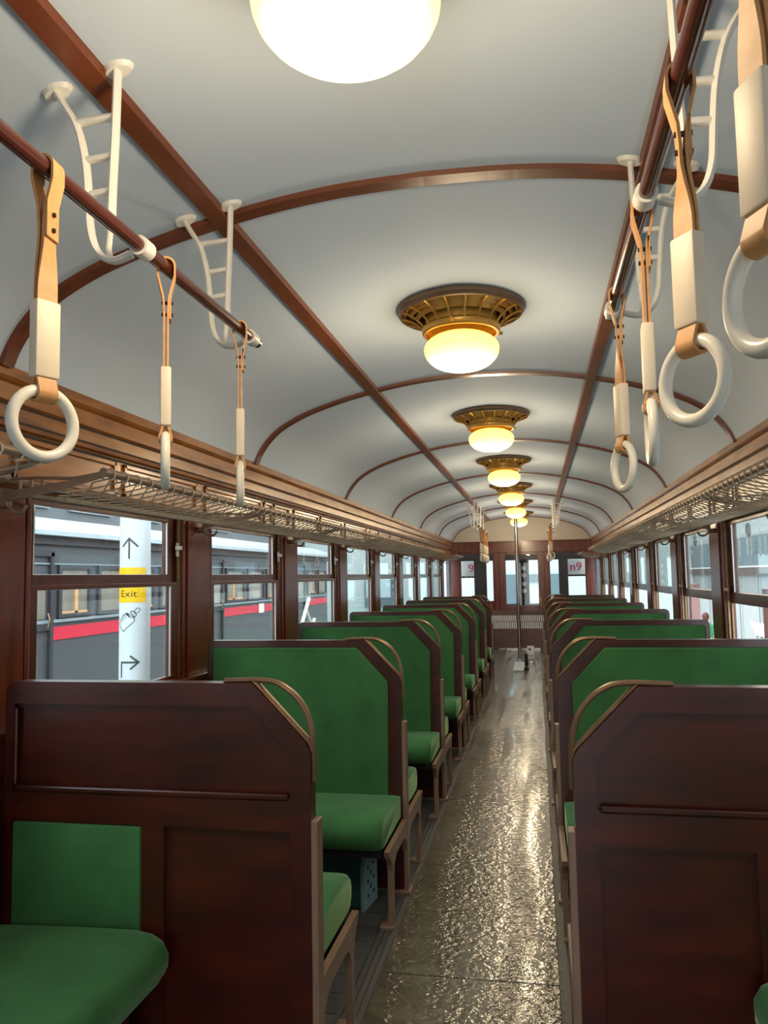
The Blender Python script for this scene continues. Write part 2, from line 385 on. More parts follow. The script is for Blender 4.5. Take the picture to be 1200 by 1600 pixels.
# ------------------------------------------------------------------ far wall, door, cab
WY = YE-.05
def span(bm, x0, x1, z0, z1, y0=0., y1=.05, bev=.004): hexa(bm, x0, x1, WY+y0, WY+y1, z0, z1, bev)
bm = NB()
span(bm, -1.36, 1.36, 1.845, 2.065); span(bm, -1.36, 1.36, 2.04, 2.065, -.012, 0)
span(bm, -1.36, -1.18, 0, 1.845); span(bm, 1.205, 1.36, 0, 1.845)
span(bm, -1.18, -.527, 0, .90); span(bm, .517, 1.205, 0, .94)
wf = obj('wall_far', bm, 'mahogany_vertical', kind='structure')
bm = NB(); poly = [(x, z) for x, z in VAULT]+[(1.30, 2.06), (-1.30, 2.06)]
prism(bm, poly, lambda p: (p[0], WY+.01, p[1]), lambda p: (p[0], WY+.03, p[1])); obj('tympanum', bm, 'tympanum_paint', wf)
for x0, x1, z0 in ((-1.18, -.527, .90), (.517, 1.205, .94)):
    wn[0] += 1; r = struct_root('window_%d' % wn[0], ((x0+x1)/2, WY+.025, z0))
    bm = NB(); hexa(bm, -(x1-x0)/2, (x1-x0)/2, -.003, .003, 0, 1.845-z0); obj('pane', bm, 'glass', r)
    bm = NB()
    for a, b, c, d in ((-(x1-x0)/2, (x1-x0)/2, 0, .02), (-(x1-x0)/2, (x1-x0)/2, 1.825-z0, 1.845-z0), (-(x1-x0)/2, -(x1-x0)/2+.02, .02, 1.825-z0), ((x1-x0)/2-.02, (x1-x0)/2, .02, 1.825-z0)):
        hexa(bm, a, b, -.02, .02, c, d, .003)
    obj('window_frame', bm, 'mahogany', r)
dr = struct_root('door_1', (0, WY, 0))
bm = NB()
for x0, x1, z0, z1, d in ((-.527,-.42,0,1.845,0),(.43,.517,0,1.845,0),(-.42,-.30,.0,1.845,.008),(.31,.43,0,1.845,.008),(-.30,.31,1.75 if 0 else 1.80,1.845,.008),(-.30,.31,.68,.83,.008)):
    hexa(bm, x0, x1, d, .05, z0, z1, .004)
obj('door_frame', bm, 'mahogany_vertical', dr)
bm = NB(); hexa(bm, -.30, .31, .02, .026, .83, 1.80); obj('pane', bm, 'glass', dr)
bm = NB(); hexa(bm, -.30, .31, .015, .04, 0, .68); obj('door_panel', bm, 'mahogany', dr)
bm = NB(); tube(bm, [(.345,-.03,.86),(.345,-.045,.90),(.345,-.03,.94)], .010); hexa(bm, .33, .36, -.03, .0, .83, .97, .003); obj('door_handle', bm, 'lamp_brass', dr)
# louvred low panel in front of the door
t = thing('louvre_panel', 'low dark panel with two rows of white slots below the far door', 'panel', (-.11, WY-.06, 0))
bm = NB(); hexa(bm, -.52, .52, -.02, .02, .0, .74, .006)
obj('board', bm, plain('panel_brown', rgb(92,66,58), .35) or 'panel_brown', t)
bm = NB()
for row, (z0, z1) in enumerate(((.53,.645),(.395,.52))):
    for i in range(29):
        x = -.49+i*.0345+(row*.012); hexa(bm, x, x+.017, -.026, -.018, z0, z1)
obj('slot_grille', bm, 'card_white', t)
bm = NB(); hexa(bm, -.36, .42, -.06, -.02, .0, .03, .004); obj('kick_strip', bm, 'steel', t)
bm = NB(); hexa(bm, -1.46, -.42, YB-.06, YB, 0, 2.6); hexa(bm, .42, 1.46, YB-.06, YB, 0, 2.6); hexa(bm, -.42, .42, YB-.06, YB, 1.9, 2.6)
obj('wall_near', bm, 'mahogany_vertical', kind='structure')
# cab beyond the door
bm = NB(); CY = 17.0
Wn = [(-1.33,-1.04),(-.77,-.13),(.123,.74),(.933,1.29)]
xs = [-1.46]+[v for w in Wn for v in w]+[1.46]
for i in range(0, len(xs), 2): hexa(bm, xs[i], xs[i+1], CY, CY+.05, .80, 1.72, .004)
hexa(bm, -1.46, 1.46, CY, CY+.05, 0, .80); hexa(bm, -1.46, 1.46, CY, CY+.05, 1.72, 2.5)
for x0, x1 in (Wn[0], Wn[3]): hexa(bm, x0, x1, CY+.01, CY+.04, 1.36, 1.40)
cab = obj('wall_cab', bm, 'grey_cab', kind='structure')
bm = NB(); hexa(bm, -1.46, -1.40, YE, CY, 0, 2.5); hexa(bm, 1.40, 1.46, YE, CY, 0, 2.5); obj('trim_1', bm, 'grey_cab', kind='structure')
bm = NB(); hexa(bm, -1.46, 1.46, YE, CY, 2.30, 2.34); obj('ceiling_cab', bm, 'grey_cab', kind='structure')
t = thing('gauge_column', 'dark column of four round white gauges behind the far door glass', 'gauges', (.02, CY-.14, 0))
bm = NB(); hexa(bm, -.05, .05, 0, .13, .02, 1.74, .006); obj('column', bm, 'dark_void', t)
for z in (1.55, 1.40, 1.22, 1.07):
    bm = NB(); tube(bm, [(0,-.0,z),(0,-.025,z)], .045, 20); g = obj('gauge', bm, 'gauge_white', t)
    bm = NB(); hexa(bm, -.004, .004, -.029, -.024, z-.004, z+.032); obj('needle', bm, 'ink', g)
def textmesh(body, size):
    cu = bpy.data.curves.new('lettering', 'FONT'); cu.body = body; cu.size = size; cu.resolution_u = 3
    o = bpy.data.objects.new('lettering', cu); C.objects.link(o)
    bpy.context.view_layer.update()
    me = bpy.data.meshes.new_from_object(o.evaluated_get(bpy.context.evaluated_depsgraph_get()))
    bpy.data.objects.remove(o); return me
t = thing('cab_lamp', 'small warm lamp seen through the top of the far door glass', 'lamp', (.16, 16.25, 2.299))
bm = NB(); lathe(bm, [(0,0),(.10,0),(.10,-.03),(.07,-.05),(.02,-.06),(.02,-.20),(0,-.20)], 24); obj('fitting', bm, 'lamp_brass', t, True)
bm = NB(); lathe(bm, [(0,-.19),(.06,-.20),(.075,-.24),(.05,-.28),(0,-.295)], 24); obj('globe', bm, 'opal', t, True)
# red marks on the outer cab glass
for x, body, lab in ((-1.15, '9', 'red number mark on the white poster beyond the left cab window'), (1.02, 'n9', 'red number marks on the white poster beyond the right cab window')):
    me = textmesh(body, .26); me.materials.append(M['red_ink'])
    o = bpy.data.objects.new('window_poster', None); C.objects.link(o)
    o.location = (x, CY+.30, 1.42); tag(o, lab, 'poster')
    bm = NB(); hexa(bm, -.24, .30, .0, .008, -.04, .30); obj('sheet', bm, 'card_white', o)
    q = bpy.data.objects.new('numeral', me); C.objects.link(q); q.parent = o
    q.rotation_euler = (PI/2, 0, 0); q.location = (-.04, -.006, .06)
# ------------------------------------------------------------------ benches
UC = .82
def loft_cushion(s, d, u0, u1):
    prof = [(.032,.330),(.032,.432),(.16,.446),(.32,.455),(.41,.455),(.455,.446),(.485,.425),(.498,.393),(.492,.360),(.470,.333),(.440,.325)]
    cy = sum(p[0] for p in prof)/len(prof); cz = sum(p[1] for p in prof)/len(prof)
    bm = NB(); rings = []
    for u, k in ((u0, .86), (u0+.006, .93), (u0+.018, .98), (u0+.035, 1.), (u1-.035, 1.), (u1-.012, .97), (u1, .88)):
        rings.append([bm.verts.new((s*(u-UC), d*(cy+(y-cy)*(k if y > cy else 1)), cz+(z-cz)*k)) for y, z in prof])
    n = len(prof)
    for a, b in zip(rings, rings[1:]):
        for i in range(n): bm.faces.new((a[i], a[(i+1) % n], b[(i+1) % n], b[i]))
    bm.faces.new(rings[0]); bm.faces.new(rings[-1][::-1])
    return bm
def ring_poly(bm, s, outer, inner, y0, y1):
    """frame between two polygons with the same vertex count, extruded y0..y1 (u,z points)"""
    n = len(outer); V = lambda p, y: bm.verts.new((s*(p[0]-UC), y, p[1]))
    oa = [V(p, y0) for p in outer]; ob = [V(p, y1) for p in outer]; ia = [V(p, y0) for p in inner]; ib = [V(p, y1) for p in inner]
    for i in range(n):
        j = (i+1) % n
        bm.faces.new((oa[i], oa[j], ia[j], ia[i])); bm.faces.new((ob[i], ib[i], ib[j], ob[j]))
        bm.faces.new((oa[i], ob[i], ob[j], oa[j])); bm.faces.new((ia[i], ia[j], ib[j], ib[i]))
OUT = [(1.295,.02),(1.295,1.095),(1.288,1.116),(1.268,1.1275),(.521,1.1275),(.366,.967),(.352,.94),(.352,.02)]
def make_bench(s, first, last):
    r = thing('bench_seat', '', 'bench', (s*UC, 0, 0))
    bm = NB()
    prism(bm, OUT, lambda p: (s*(p[0]-UC), -.007, p[1]), lambda p: (s*(p[0]-UC), .007, p[1]))
    for d in (-1, 1):
        wooden = (d < 0 and first) or (d > 0 and last)
        y0, y1 = (d*.0065, d*.025)
        def fr(inner): ring_poly(bm, s, OUT, inner, y0, y1)
        if not wooden:
            fr([(1.270,.06),(1.270,1.070),(1.268,1.085),(1.255,1.096),(.556,1.096),(.412,.942),(.408,.925),(.418,.06)])
        else:
            # three-panel wooden face: upper panel, lower aisle panel, lower window panel
            fr([(1.266,.06),(1.266,1.040),(1.266,1.056),(1.262,1.0625),(.527,1.0625),(.413,.940),(.411,.925),(.411,.06)])
            for a, b, c, e in ((.411,1.266,.725,.815),(.785,.852,.06,.725),(.411,.785,.06,.16)):
                xa, xb = sorted((s*(a-UC), s*(b-UC))); ya, yb = sorted((d*.0065, d*.0245)); hexa(bm, xa, xb, ya, yb, c, e)
            # moulding bead under the upper panel
            xa, xb = sorted((s*(.416-UC), s*(1.262-UC))); ya, yb = sorted((d*.02, d*.030)); hexa(bm, xa, xb, ya, yb, .808, .828, .006)
            xa, xb = sorted((s*(1.252-UC), s*(1.266-UC))); hexa(bm, xa, xb, ya, yb, .828, 1.05, .005)
    obj('back_panel', bm, 'mahogany_back', r)
    for d in (-1, 1):
        wooden = (d < 0 and first) or (d > 0 and last)
        bm = NB()
        if wooden:
            xa, xb = sorted((s*(.855-UC), s*(1.262-UC))); ya, yb = sorted((d*.012, d*.032)); hexa(bm, xa, xb, ya, yb, .40, .722, .008)
            obj('end_pad', bm, 'plush_green', r, True)
            continue
        pl = [(1.268,.36),(1.268,1.094),(.557,1.094),(.414,.941),(.420,.36)]
        prism(bm, pl, lambda p: (s*(p[0]-UC), d*.012, p[1]), lambda p: (s*(p[0]-UC), d*.030, p[1]))
        es = [e for e in bm.edges if all(abs(v.co.y-d*.030) < 1e-4 for v in e.verts)]
        bmesh.ops.bevel(bm, geom=es, offset=.008, segments=3, affect='EDGES', profile=.5)
        obj('back_cushion', bm, 'plush_green', r, True)
        obj('seat_cushion', loft_cushion(s, d, .362, 1.288), 'plush_green', r, True)
        bm = NB(); xa, xb = sorted((s*(.375-UC), s*(1.285-UC))); ya, yb = sorted((d*.03, d*.44)); hexa(bm, xa, xb, ya, yb, .295, .328)
        obj('seat_board', bm, 'dark_void', r)
        poly = [(.026,.327),(.462,.327),(.455,.305),(.425,.285),(.402,.262),(.391,.232),(.388,.012),(.358,.012),(.356,.205),(.345,.24),(.318,.262),(.285,.27),(.115,.27),(.07,.258),(.04,.232),(.026,.19)]
        bm = NB()
        prism(bm, poly, lambda p: (s*(.335-UC), d*p[0], p[1]), lambda p: (s*(.357-UC), d*p[0], p[1]))
        xa, xb = sorted((s*(.333-UC), s*(.392-UC))); ya, yb = sorted((d*.347, d*.403)); hexa(bm, xa, xb, ya, yb, .0, .016, .004)
        obj('seat_frame', bm, 'taupe_paint', r)
    bm = NB()
    xa, xb = sorted((s*(.333-UC), s*(.3525-UC))); hexa(bm, xa, xb, -.026, .026, .01, .758, .003)
    xa, xb = sorted((s*(.322-UC), s*(.395-UC))); hexa(bm, xa, xb, -.045, .045, .0, .018, .004)
    obj('aisle_post', bm, 'taupe_paint', r)
    bm = NB()
    arc = spline([(.610,0,1.131),(.56,0,1.133),(.505,0,1.134),(.455,0,1.127),(.408,0,1.098),(.372,0,1.052),(.354,0,.995),(.349,0,.93),(.3485,0,.86)], 5)
    tube(bm, [(s*(p.x-UC), 0, p.z) for p in arc], .008, 8, sy=1.9, flat=(0,1,0))
    tube(bm, [(s*(.523-UC), 0, 1.133), (s*(.512-UC), 0, 1.122), (s*(.372-UC), 0, .977), (s*(.358-UC), 0, .962), (s*(.351-UC), 0, .94)], .0075, 8, sy=2.0, flat=(0,1,0))
    obj('grab_handle', bm, 'bronze', r, True)
    return r
ordw = ['first', 'second', 'third', 'fourth', 'fifth', 'sixth', 'seventh']
for s, side in ((-1, 'left'), (1, 'right')):
    mid = None
    for k in range(7):
        y = Y0+k*P; loc = (s*UC, y, 0)
        g = 'bench seats along the %s of the aisle' % side
        if k == 0:
            r = make_bench(s, True, False); r.location = loc
            lab = 'dark wooden bench back with plain panels, nearest the camera on the %s of the aisle' % side
        elif k == 6:
            r = make_bench(s, False, True); r.location = loc
            lab = 'green plush bench on the %s of the aisle, seventh and farthest row' % side
        else:
            lab = 'green plush double bench with wooden frame, %s row on the %s of the aisle' % (ordw[k], side)
            if mid is None: mid = make_bench(s, False, False); mid.location = loc; r = mid
            else: r = dup(mid, loc, 0, lab)
        tag(r, lab, 'bench', g)
# long benches along the walls by the camera
for s, side in ((-1, 'left'), (1, 'right')):
    t = thing('long_bench', 'green plush bench along the %s wall, cut by the lower %s corner' % (side, side), 'bench', (s*1.03, .7, 0))
    prof = [(.28,.330),(.28,.44),(.0,.452),(-.17,.455),(-.235,.449),(-.268,.432),(-.287,.40),(-.285,.365),(-.265,.335),(-.23,.325)]
    bm = NB(); rings = []
    for y, k in ((-1.2,.9),(-1.18,1.),(1.36,1.),(1.395,.97),(1.41,.88)):
        rings.append([bm.verts.new((s*u*(k if u < -.2 else 1), y, .39+(z-.39)*k)) for u, z in prof])
    n = len(prof)
    for a, b in zip(rings, rings[1:]):
        for i in range(n): bm.faces.new((a[i], a[(i+1) % n], b[(i+1) % n], b[i]))
    bm.faces.new(rings[0]); bm.faces.new(rings[-1])
    obj('seat_cushion', bm, 'plush_green', t, True)
    bm = NB(); xa, xb = sorted((s*.235, s*.278)); hexa(bm, xa, xb, -1.2, 1.38, .44, .75, .012); obj('backrest', bm, 'plush_green', t, True)
    bm = NB(); xa, xb = sorted((s*-.17, s*.278)); hexa(bm, xa, xb, -1.2, 1.38, .0, .325); obj('bench_base', bm, 'mahogany', t)
# heaters under the left benches
def heater(k):
    t = thing('heater', '', 'heater', (-.70, Y0+k*P-.13, 0))
    bm = NB(); hexa(bm, -.50, .21, -.06, .06, .0, .235, .008); obj('casing', bm, 'heater_teal', t)
    pl = [(-.085,0)]+[(-.085*math.cos(a), .165+.085*math.sin(a)) for a in [PI*i/12 for i in range(13)]]+[(.085,0)]
    bm = NB(); prism(bm, pl, lambda p: (.21, p[0], p[1]), lambda p: (.225, p[0], p[1])); e = obj('end_plate', bm, 'heater_end', t)
    bm = NB()
    for y, z in ((0,.21),(-.035,.17),(.035,.17),(-.035,.11),(.035,.11),(0,.14),(0,.08),(-.035,.05),(.035,.05)):
        tube(bm, [(.2245, y, z), (.2262, y, z)], .009, 8)
    obj('vent_hole', bm, 'dark_void', e); e.children[0]['kind'] = 'stuff'
    return t
h0 = heater(1); tag(h0, 'teal perforated heater box under the second-row bench on the left', 'heater', 'heaters under the left benches')
h0.rotation_euler = (0, 0, math.radians(-8))
# ------------------------------------------------------------------ ceiling lamps
def make_lamp():
    r = thing('ceiling_lamp', '', 'lamp', (0, 0, 2.54))
    bm = NB(); lathe(bm, [(.0,.0),(.258,.0),(.266,-.008),(.266,-.022),(.260,-.028),(.257,-.036),(.250,-.038),(.246,-.030),(.244,-.012),(.0,-.010)], 56)
    obj('base_plate', bm, 'lamp_bronze', r, True)
    bm = NB(); lathe(bm, [(.0,-.011),(.242,-.011),(.242,-.014),(.0,-.014)], 48); obj('recess_shade', bm, 'lamp_recess_shade', r, True)  # dark disc added so the louvre gaps look shaded
    bm = NB()
    for r0, r1, z0, z1 in ((.231,.243,-.020,-.025),(.203,.214,-.028,-.034),(.176,.186,-.040,-.048)):
        lathe(bm, [(r0, z0-.018),(r1, z1+.004),(r1+.002, z1+.008),(r0, z0-.012),(r0, z0-.018)], 48)
    lathe(bm, [(.148,-.012),(.148,-.10)], 48)
    obj('louvre', bm, 'lamp_brass', r, True)
    bm = NB()
    for i in range(18):
        a = 2*PI*i/18; c, s_ = math.cos(a), math.sin(a)
        tube(bm, [(c*q, s_*q, z) for q, z in ((.250,-.034),(.222,-.042),(.192,-.058),(.170,-.077),(.157,-.096))], .0052, 6)
    g = obj('grille', bm, 'lamp_brass', r, True); g['kind'] = 'stuff'
    bm = NB(); lathe(bm, [(.146,-.085),(.160,-.086),(.164,-.094),(.160,-.102),(.162,-.112),(.157,-.118),(.146,-.118)], 48); obj('collar', bm, 'lamp_brass', r, True)
    for i in range(3):
        a = 2*PI*i/3+.4; bm = NB(); tube(bm, [(math.cos(a)*.156, math.sin(a)*.156, -.104), (math.cos(a)*.182, math.sin(a)*.182, -.104)], .007, 8); obj('thumb_screw', bm, 'lamp_brass', r)
    bm = NB(); pr = []
    for i in range(17):
        a = PI*.5*(1-i/8) if i <= 8 else -PI*.5*((i-8)/8)
        ca, sa = math.cos(a), math.sin(a); zz = -.182+(.070 if sa > 0 else .088)*sa
        pr.append((.156*abs(ca)**.80 if i not in (0, 16) else 0, zz))
    lathe(bm, pr, 48); obj('globe', bm, 'opal', r, True)
    return r
lampy = [1.18]+[YR+RP*(k+.5) for k in range(6)]
lamplab = ['round ceiling lamp with lit opal globe, nearest and cut by the top edge']+['round brass-grilled ceiling lamp with lit opal globe, %s along the ceiling' % w for w in ('second', 'third', 'fourth', 'fifth', 'sixth', 'seventh and farthest')]
l0 = make_lamp(); l0.location = (0, lampy[0], 2.54); tag(l0, lamplab[0], 'lamp', 'ceiling lamps down the centre')
for y, lab in zip(lampy[1:], lamplab[1:]): dup(l0, (0, y, 2.54), 0, lab)
# ------------------------------------------------------------------ strap rails
RX, RZ = .49, 2.095
def bracket(parent, s, y):
    bm = NB()
    for u in (.548, .688):
        z = zc(u); c = [(u+.034*math.cos(2*PI*i/14), .024*math.sin(2*PI*i/14)) for i in range(14)]
        prism(bm, c, lambda p: (s*p[0], y+p[1], zc(p[0])+.001), lambda p: (s*(u+(p[0]-u)*.8), y+p[1]*.8, zc(p[0])-.010))
    inner = spline([(.550,0,zc(.55)-.006),(.553,0,2.36),(.558,0,2.24),(.560,0,2.16)], 4)
    outer = spline([(.690,0,zc(.69)-.006),(.672,0,2.425),(.640,0,2.37),(.620,0,2.29),(.612,0,2.21),(.606,0,2.14),(.588,0,2.095),(.555,0,2.075),(.515,0,2.085)], 4)
    for c in (inner, outer): tube(bm, [(s*p.x, y, p.z) for p in c], .0075, 8, sy=1.7, flat=(0,1,0))
    for z, u0, u1 in ((2.385,.552,.648),(2.30,.556,.622),(2.225,.558,.613)):
        tube(bm, [(s*u0, y, z), (s*u1, y, z-.004)], .0075, 8, sy=1.3, flat=(0,1,0))
    tube(bm, [(s*.560, y, 2.17), (s*.566, y, 2.10), (s*.560, y, 2.078)], .0065, 8)
    b = obj('bracket', bm, 'white_paint', parent, True)
    bm = NB(); tube(bm, [(s*RX, y-.019, RZ), (s*RX, y+.019, RZ)], .0205, 16); obj('collar', bm, 'white_paint', b, True)
def strap_rail(s, y0, y1, ys, label):
    t = thing('strap_rail', label, 'handrail', (0, 0, 0))
    bm = NB(); tube(bm, [(s*RX, y0, RZ), (s*RX, y1, RZ)], .0145, 16); obj('rail', bm, 'rail_wood', t, True)
    for y in ys: bracket(t, s, y)
strap_rail(-1, -1.6, 2.10, (-.45, .20, .82, 1.43, 2.05), 'varnished wooden strap rail on white brackets at upper left, nearest the camera')
strap_rail(1, -1.6, 2.10, (-.45, .20, .82, 1.43, 2.05), 'varnished wooden strap rail on white brackets at upper right, nearest the camera')
FY = [11.02, 11.7, 12.35, 13.0]
strap_rail(-1, 10.95, 13.05, FY[:4], 'small distant strap rail on white brackets, far end left of the pole')
strap_rail(1, 10.95, 13.05, FY[:4], 'small distant strap rail on white brackets, far end right of the pole')
def make_strap(twist=0.):
    r = thing('hanging_strap', '', 'strap', (0, 0, 0))
    bm = NB(); w = .0175; t_ = .0022
    # loop over the rail: closed ribbon path in the x-z plane, width along y
    def ribbon(path, w, closed=False, taper=None):
        n = len(path); rows = []
        for i, (x, z) in enumerate(path):
            a = path[max(0, i-1)]; b = path[min(n-1, i+1)]
            d = Vector((b[0]-a[0], b[1]-a[1])).normalized(); nx, nz = -d.y*t_, d.x*t_
            rows.append([bm.verts.new(q) for q in ((x+nx, -w, z+nz), (x+nx, w, z+nz), (x-nx, w, z-nz), (x-nx, -w, z-nz))])
        for a, b in zip(rows, rows[1:]):
            for k in range(4): bm.faces.new((a[k], a[(k+1) % 4], b[(k+1) % 4], b[k]))
        bm.faces.new(rows[0]); bm.faces.new(rows[-1][::-1])
    top = [(-.004,-.225),(-.004,-.10),(-.006,-.07),(-.0175,-.022)]+[(.0175*math.cos(a), .0175*math.sin(a)) for a in [PI-PI*i/10 for i in range(11)]]+[(.0175,-.022),(.006,-.07),(.004,-.10),(.004,-.225)]
    ribbon(top, w)
    ribbon([(.0085,-.06),(.0085,-.118)], w)
    bmesh.ops.subdivide_edges(bm, edges=[e for e in bm.edges if abs(e.verts[0].co.z-e.verts[1].co.z) > .08], cuts=8)
    for v in bm.verts:
        k = max(0, min(1, (-v.co.z-.118)/.09)); k = k*k*(3-2*k); a = twist*k; x, y = v.co.x, v.co.y
        v.co.x, v.co.y = x*math.cos(a)-y*math.sin(a), x*math.sin(a)+y*math.cos(a)
    obj('leather_loop', bm, 'leather', r, True)
    for z in (-.078, -.104):
        bm = NB(); tube(bm, [(-.010, 0, z), (.014, 0, z)], .0042, 8); obj('rivet', bm, 'rivet_metal', r)
    bm = NB(); hexa(bm, -.011, .011, -.0215, .0215, -.348, -.222, .0035); obj('sleeve', bm, 'sleeve_ivory', r, True)
    bm = NB(); t_ = .0024
    ribbon([(-.004,-.345),(-.0125,-.372)]+[(.0125*math.cos(a), -.374+.0125*math.sin(a)) for a in [-PI+PI*i/8 for i in range(9)]]+[(.0125,-.372),(.004,-.345)], .0165)
    obj('ring_loop', bm, 'leather', r, True)
    bm = NB(); tube(bm, [(0, .0535*math.cos(2*PI*i/36), -.4215+.0535*math.sin(2*PI*i/36)) for i in range(36)], .0095, 12, True); obj('ring', bm, 'ivory_plastic', r, True)
    for o in r.children:
        if o.name.split('.')[0] in ('sleeve', 'ring_loop', 'ring'): o.rotation_euler = (0, 0, twist)
    return r
s0 = make_strap()
place_ = [(-1, 1.113, (4, -27), 'hanging strap at far left with its white ring seen face on'),
         (-1, 1.535, (26, 0), 'hanging strap on the left rail, second one, ring seen edge on'),
         (-1, 1.966, (20, 0), 'hanging strap at the far end of the left rail, ring seen edge on'),
         (1, .745, (0, 21), 'hanging strap at the upper right corner, cut by the right edge'),
         (1, 1.09, (-4, 37), 'hanging strap on the right rail with large oval white ring, nearest whole one'),
         (1, 1.48, (-4, 0), 'hanging strap on the right rail with narrow ring seen edge on'),
         (1, 1.945, (-6, 24), 'hanging strap at the far end of the right rail, small oval ring')]
place = [place_[1]]+[place_[0]]+place_[2:]
far = [(-1, 11.25, 12), (-1, 11.5, 25), (-1, 11.95, 10), (-1, 12.15, 20), (-1, 12.6, 15), (-1, 12.8, 25), (1, 11.3, -60), (1, 11.85, 0), (1, 12.6, -45)]
first = True
for s, y, a, lab in place:
    g = 'hanging straps near the camera'
    loc = (s*RX, y, RZ)
    a, tw = a
    q = s0 if first else (make_strap(math.radians(tw)) if tw else None)
    if q is None: dup(s0, loc, math.radians(a), lab, g); continue
    q.location = loc; q.rotation_euler = (0, 0, math.radians(a)); tag(q, lab, 'strap', g)
    first = False
fn = {-1: 0, 1: 0}
for s, y, a in far:
    w = ordw[fn[s]]; fn[s] += 1
    dup(s0, (s*RX, y, RZ), math.radians(a), 'tiny distant hanging strap, %s along the far %s strap rail' % (w, 'left' if s < 0 else 'right'), 'hanging straps at the far end')
# ------------------------------------------------------------------ luggage racks
def rack(s, y0, y1, arms, label, sp=.08, coils=True, detail=True):
    t = thing('luggage_rack', label, 'luggage rack', (s*1.33, (y0+y1)/2, 1.70))
    ox, oy, oz = s*1.33, (y0+y1)/2, 1.70
    L = lambda u, y, z: (s*u-ox, y-oy, z-oz)
    bm = NB(); tube(bm, [L(.99, y0, 1.748), L(.99, y1, 1.748)], .0135, 12); obj('front_rail', bm, 'rack_metal', t, True)
    bm = NB(); tube(bm, [L(1.315, y0-.02, 1.738), L(1.315, y1, 1.738)], .012, 8); obj('wall_rail', bm, 'rack_metal', t, True)
    bm = NB(); tube(bm, [L(1.285, y0, 1.695), L(1.285, y1, 1.695)], .006, 6); obj('back_rail', bm, 'rack_metal', t, True)
    # net
    bm = NB(); W = .34; N = 7
    def pt(q, y): # q 0 front .. 1 back
        u = .992+.295*q; z = 1.740-.045*q-.030*math.sin(PI*q)
        return L(u, y, z)
    i = 0; y = y0-W
    while y < y1+W:
        for sg in (-1, 1):
            pts = []
            for j in range(N+1):
                q = j/N; yy = y+sg*W*(q-.5)
                # twist wiggle of woven wire
                if y0 <= yy <= y1: pts.append(pt(q, yy))
            if len(pts) > 1: tube(bm, pts, .0026, 4, cap=False)
        y += sp
    obj('net', bm, 'net_wire', t)['kind'] = 'stuff'
    if coils:
        bm = NB(); yy = y0+.03
        while yy < y1:
            tube(bm, [L(.992+.019*math.cos(a), yy+.010*math.sin(a*.5), 1.744+.019*math.sin(a)) for a in [2*PI*k/9-.8 for k in range(9)]], .0026, 5, cap=False)
            yy += sp
        obj('lacing', bm, 'net_wire', t)['kind'] = 'stuff'
    for y in arms:
        bm = NB()
        poly = [(1.33,1.672),(1.33,1.712),(1.29,1.706),(1.15,1.722),(.985,1.752),(.982,1.738),(1.15,1.700),(1.28,1.678)]
        prism(bm, poly, lambda p: L(p[0], y-.008, p[1]), lambda p: L(p[0], y+.008, p[1]))
        a = obj('arm', bm, 'rack_metal', t)
        bm = NB(); tube(bm, [L(p.x, y, p.z) for p in spline([(1.325,0,1.69),(1.315,0,1.655),(1.295,0,1.637),(1.268,0,1.640),(1.255,0,1.660)], 4)], .006, 8)
        tube(bm, [L(1.345, y, 1.665), L(1.315, y, 1.665)], .014, 10)
        obj('coat_hook', bm, 'rack_metal', a, True)
        if detail:
            bm = NB()
            for u in (1.20, 1.24, 1.28): tube(bm, [L(u, y, 1.69), L(u, y, 1.735)], .006, 6)
            tube(bm, [L(1.315, y, 1.742), L(1.22, y, 1.742), L(1.10, y, 1.735), L(1.0, y, 1.748)], .005, 6)
            obj('end_guard', bm, 'rack_metal', a, True)
arms = [pil(k)+.0 for k in range(0, 6)]
arms[0] = 2.15
rack(-1, 2.135, 10.98, arms, 'long wire-net luggage rack above the left windows')
rack(1, 2.135, 10.98, arms, 'long wire-net luggage rack above the right windows')
rack(-1, -.7, 1.86, (-.68, .6, 1.845), 'wire-net luggage rack end at the left edge beside the near strap ring', detail=False)
rack(-1, 12.5, 13.9, (12.51, 13.89), 'short far luggage rack in the left corner by the end wall', .07, False, False)
rack(1, 12.5, 13.9, (12.51, 13.89), 'short far luggage rack in the right corner by the end wall', .07, False, False)
# ------------------------------------------------------------------ pole, plate, post, notice
t = thing('standing_pole', 'polished steel floor-to-ceiling pole at the far end of the aisle', 'pole', (-.028, 13.0, 0))
bm = NB(); tube(bm, [(0,0,.03),(0,0,2.535)], .029, 18); obj('pole', bm, 'steel', t, True)
bm = NB(); lathe(bm, [(0,.05),(.03,.05),(.05,.035),(.055,.012),(.0,.012)], 20); obj('base_flange', bm, 'steel', t, True)
bm = NB(); lathe(bm, [(0,2.51),(.03,2.51),(.05,2.53),(0,2.54)], 20); obj('top_flange', bm, 'steel', t, True)
bm = NB(); hexa(bm, -.105, .05, 11.78, 12.90, .006, .03, .004); tag(obj('floor_plate', bm, 'aluminium'), 'grey metal plate on the floor in front of the steel pole', 'floor plate')
t = thing('floor_post', 'short black post standing on the aisle beside the grey floor plate', 'post', (.085, 12.05, .006))
bm = NB(); lathe(bm, [(0,0),(.04,0),(.04,.02),(.028,.03),(.028,.215),(.02,.235),(0,.238)], 18); obj('stem', bm, 'black_rubber', t, True)
bm = NB(); tube(bm, [(0,0,.04),(0,0,.05)], .030, 16); obj('band', bm, 'steel', t)
t = thing('notice_card', 'small white notice card standing on the floor beyond the black post', 'notice', (.145, 13.1, .006))
bm = NB(); hexa(bm, -.055, .055, -.004, .004, .055, .255, .002); obj('card', bm, 'card_white', t)
bm = NB(); hexa(bm, -.03, .03, -.02, .02, 0, .012); hexa(bm, -.006, .006, -.0, .008, .01, .06); obj('stand', bm, 'steel', t)
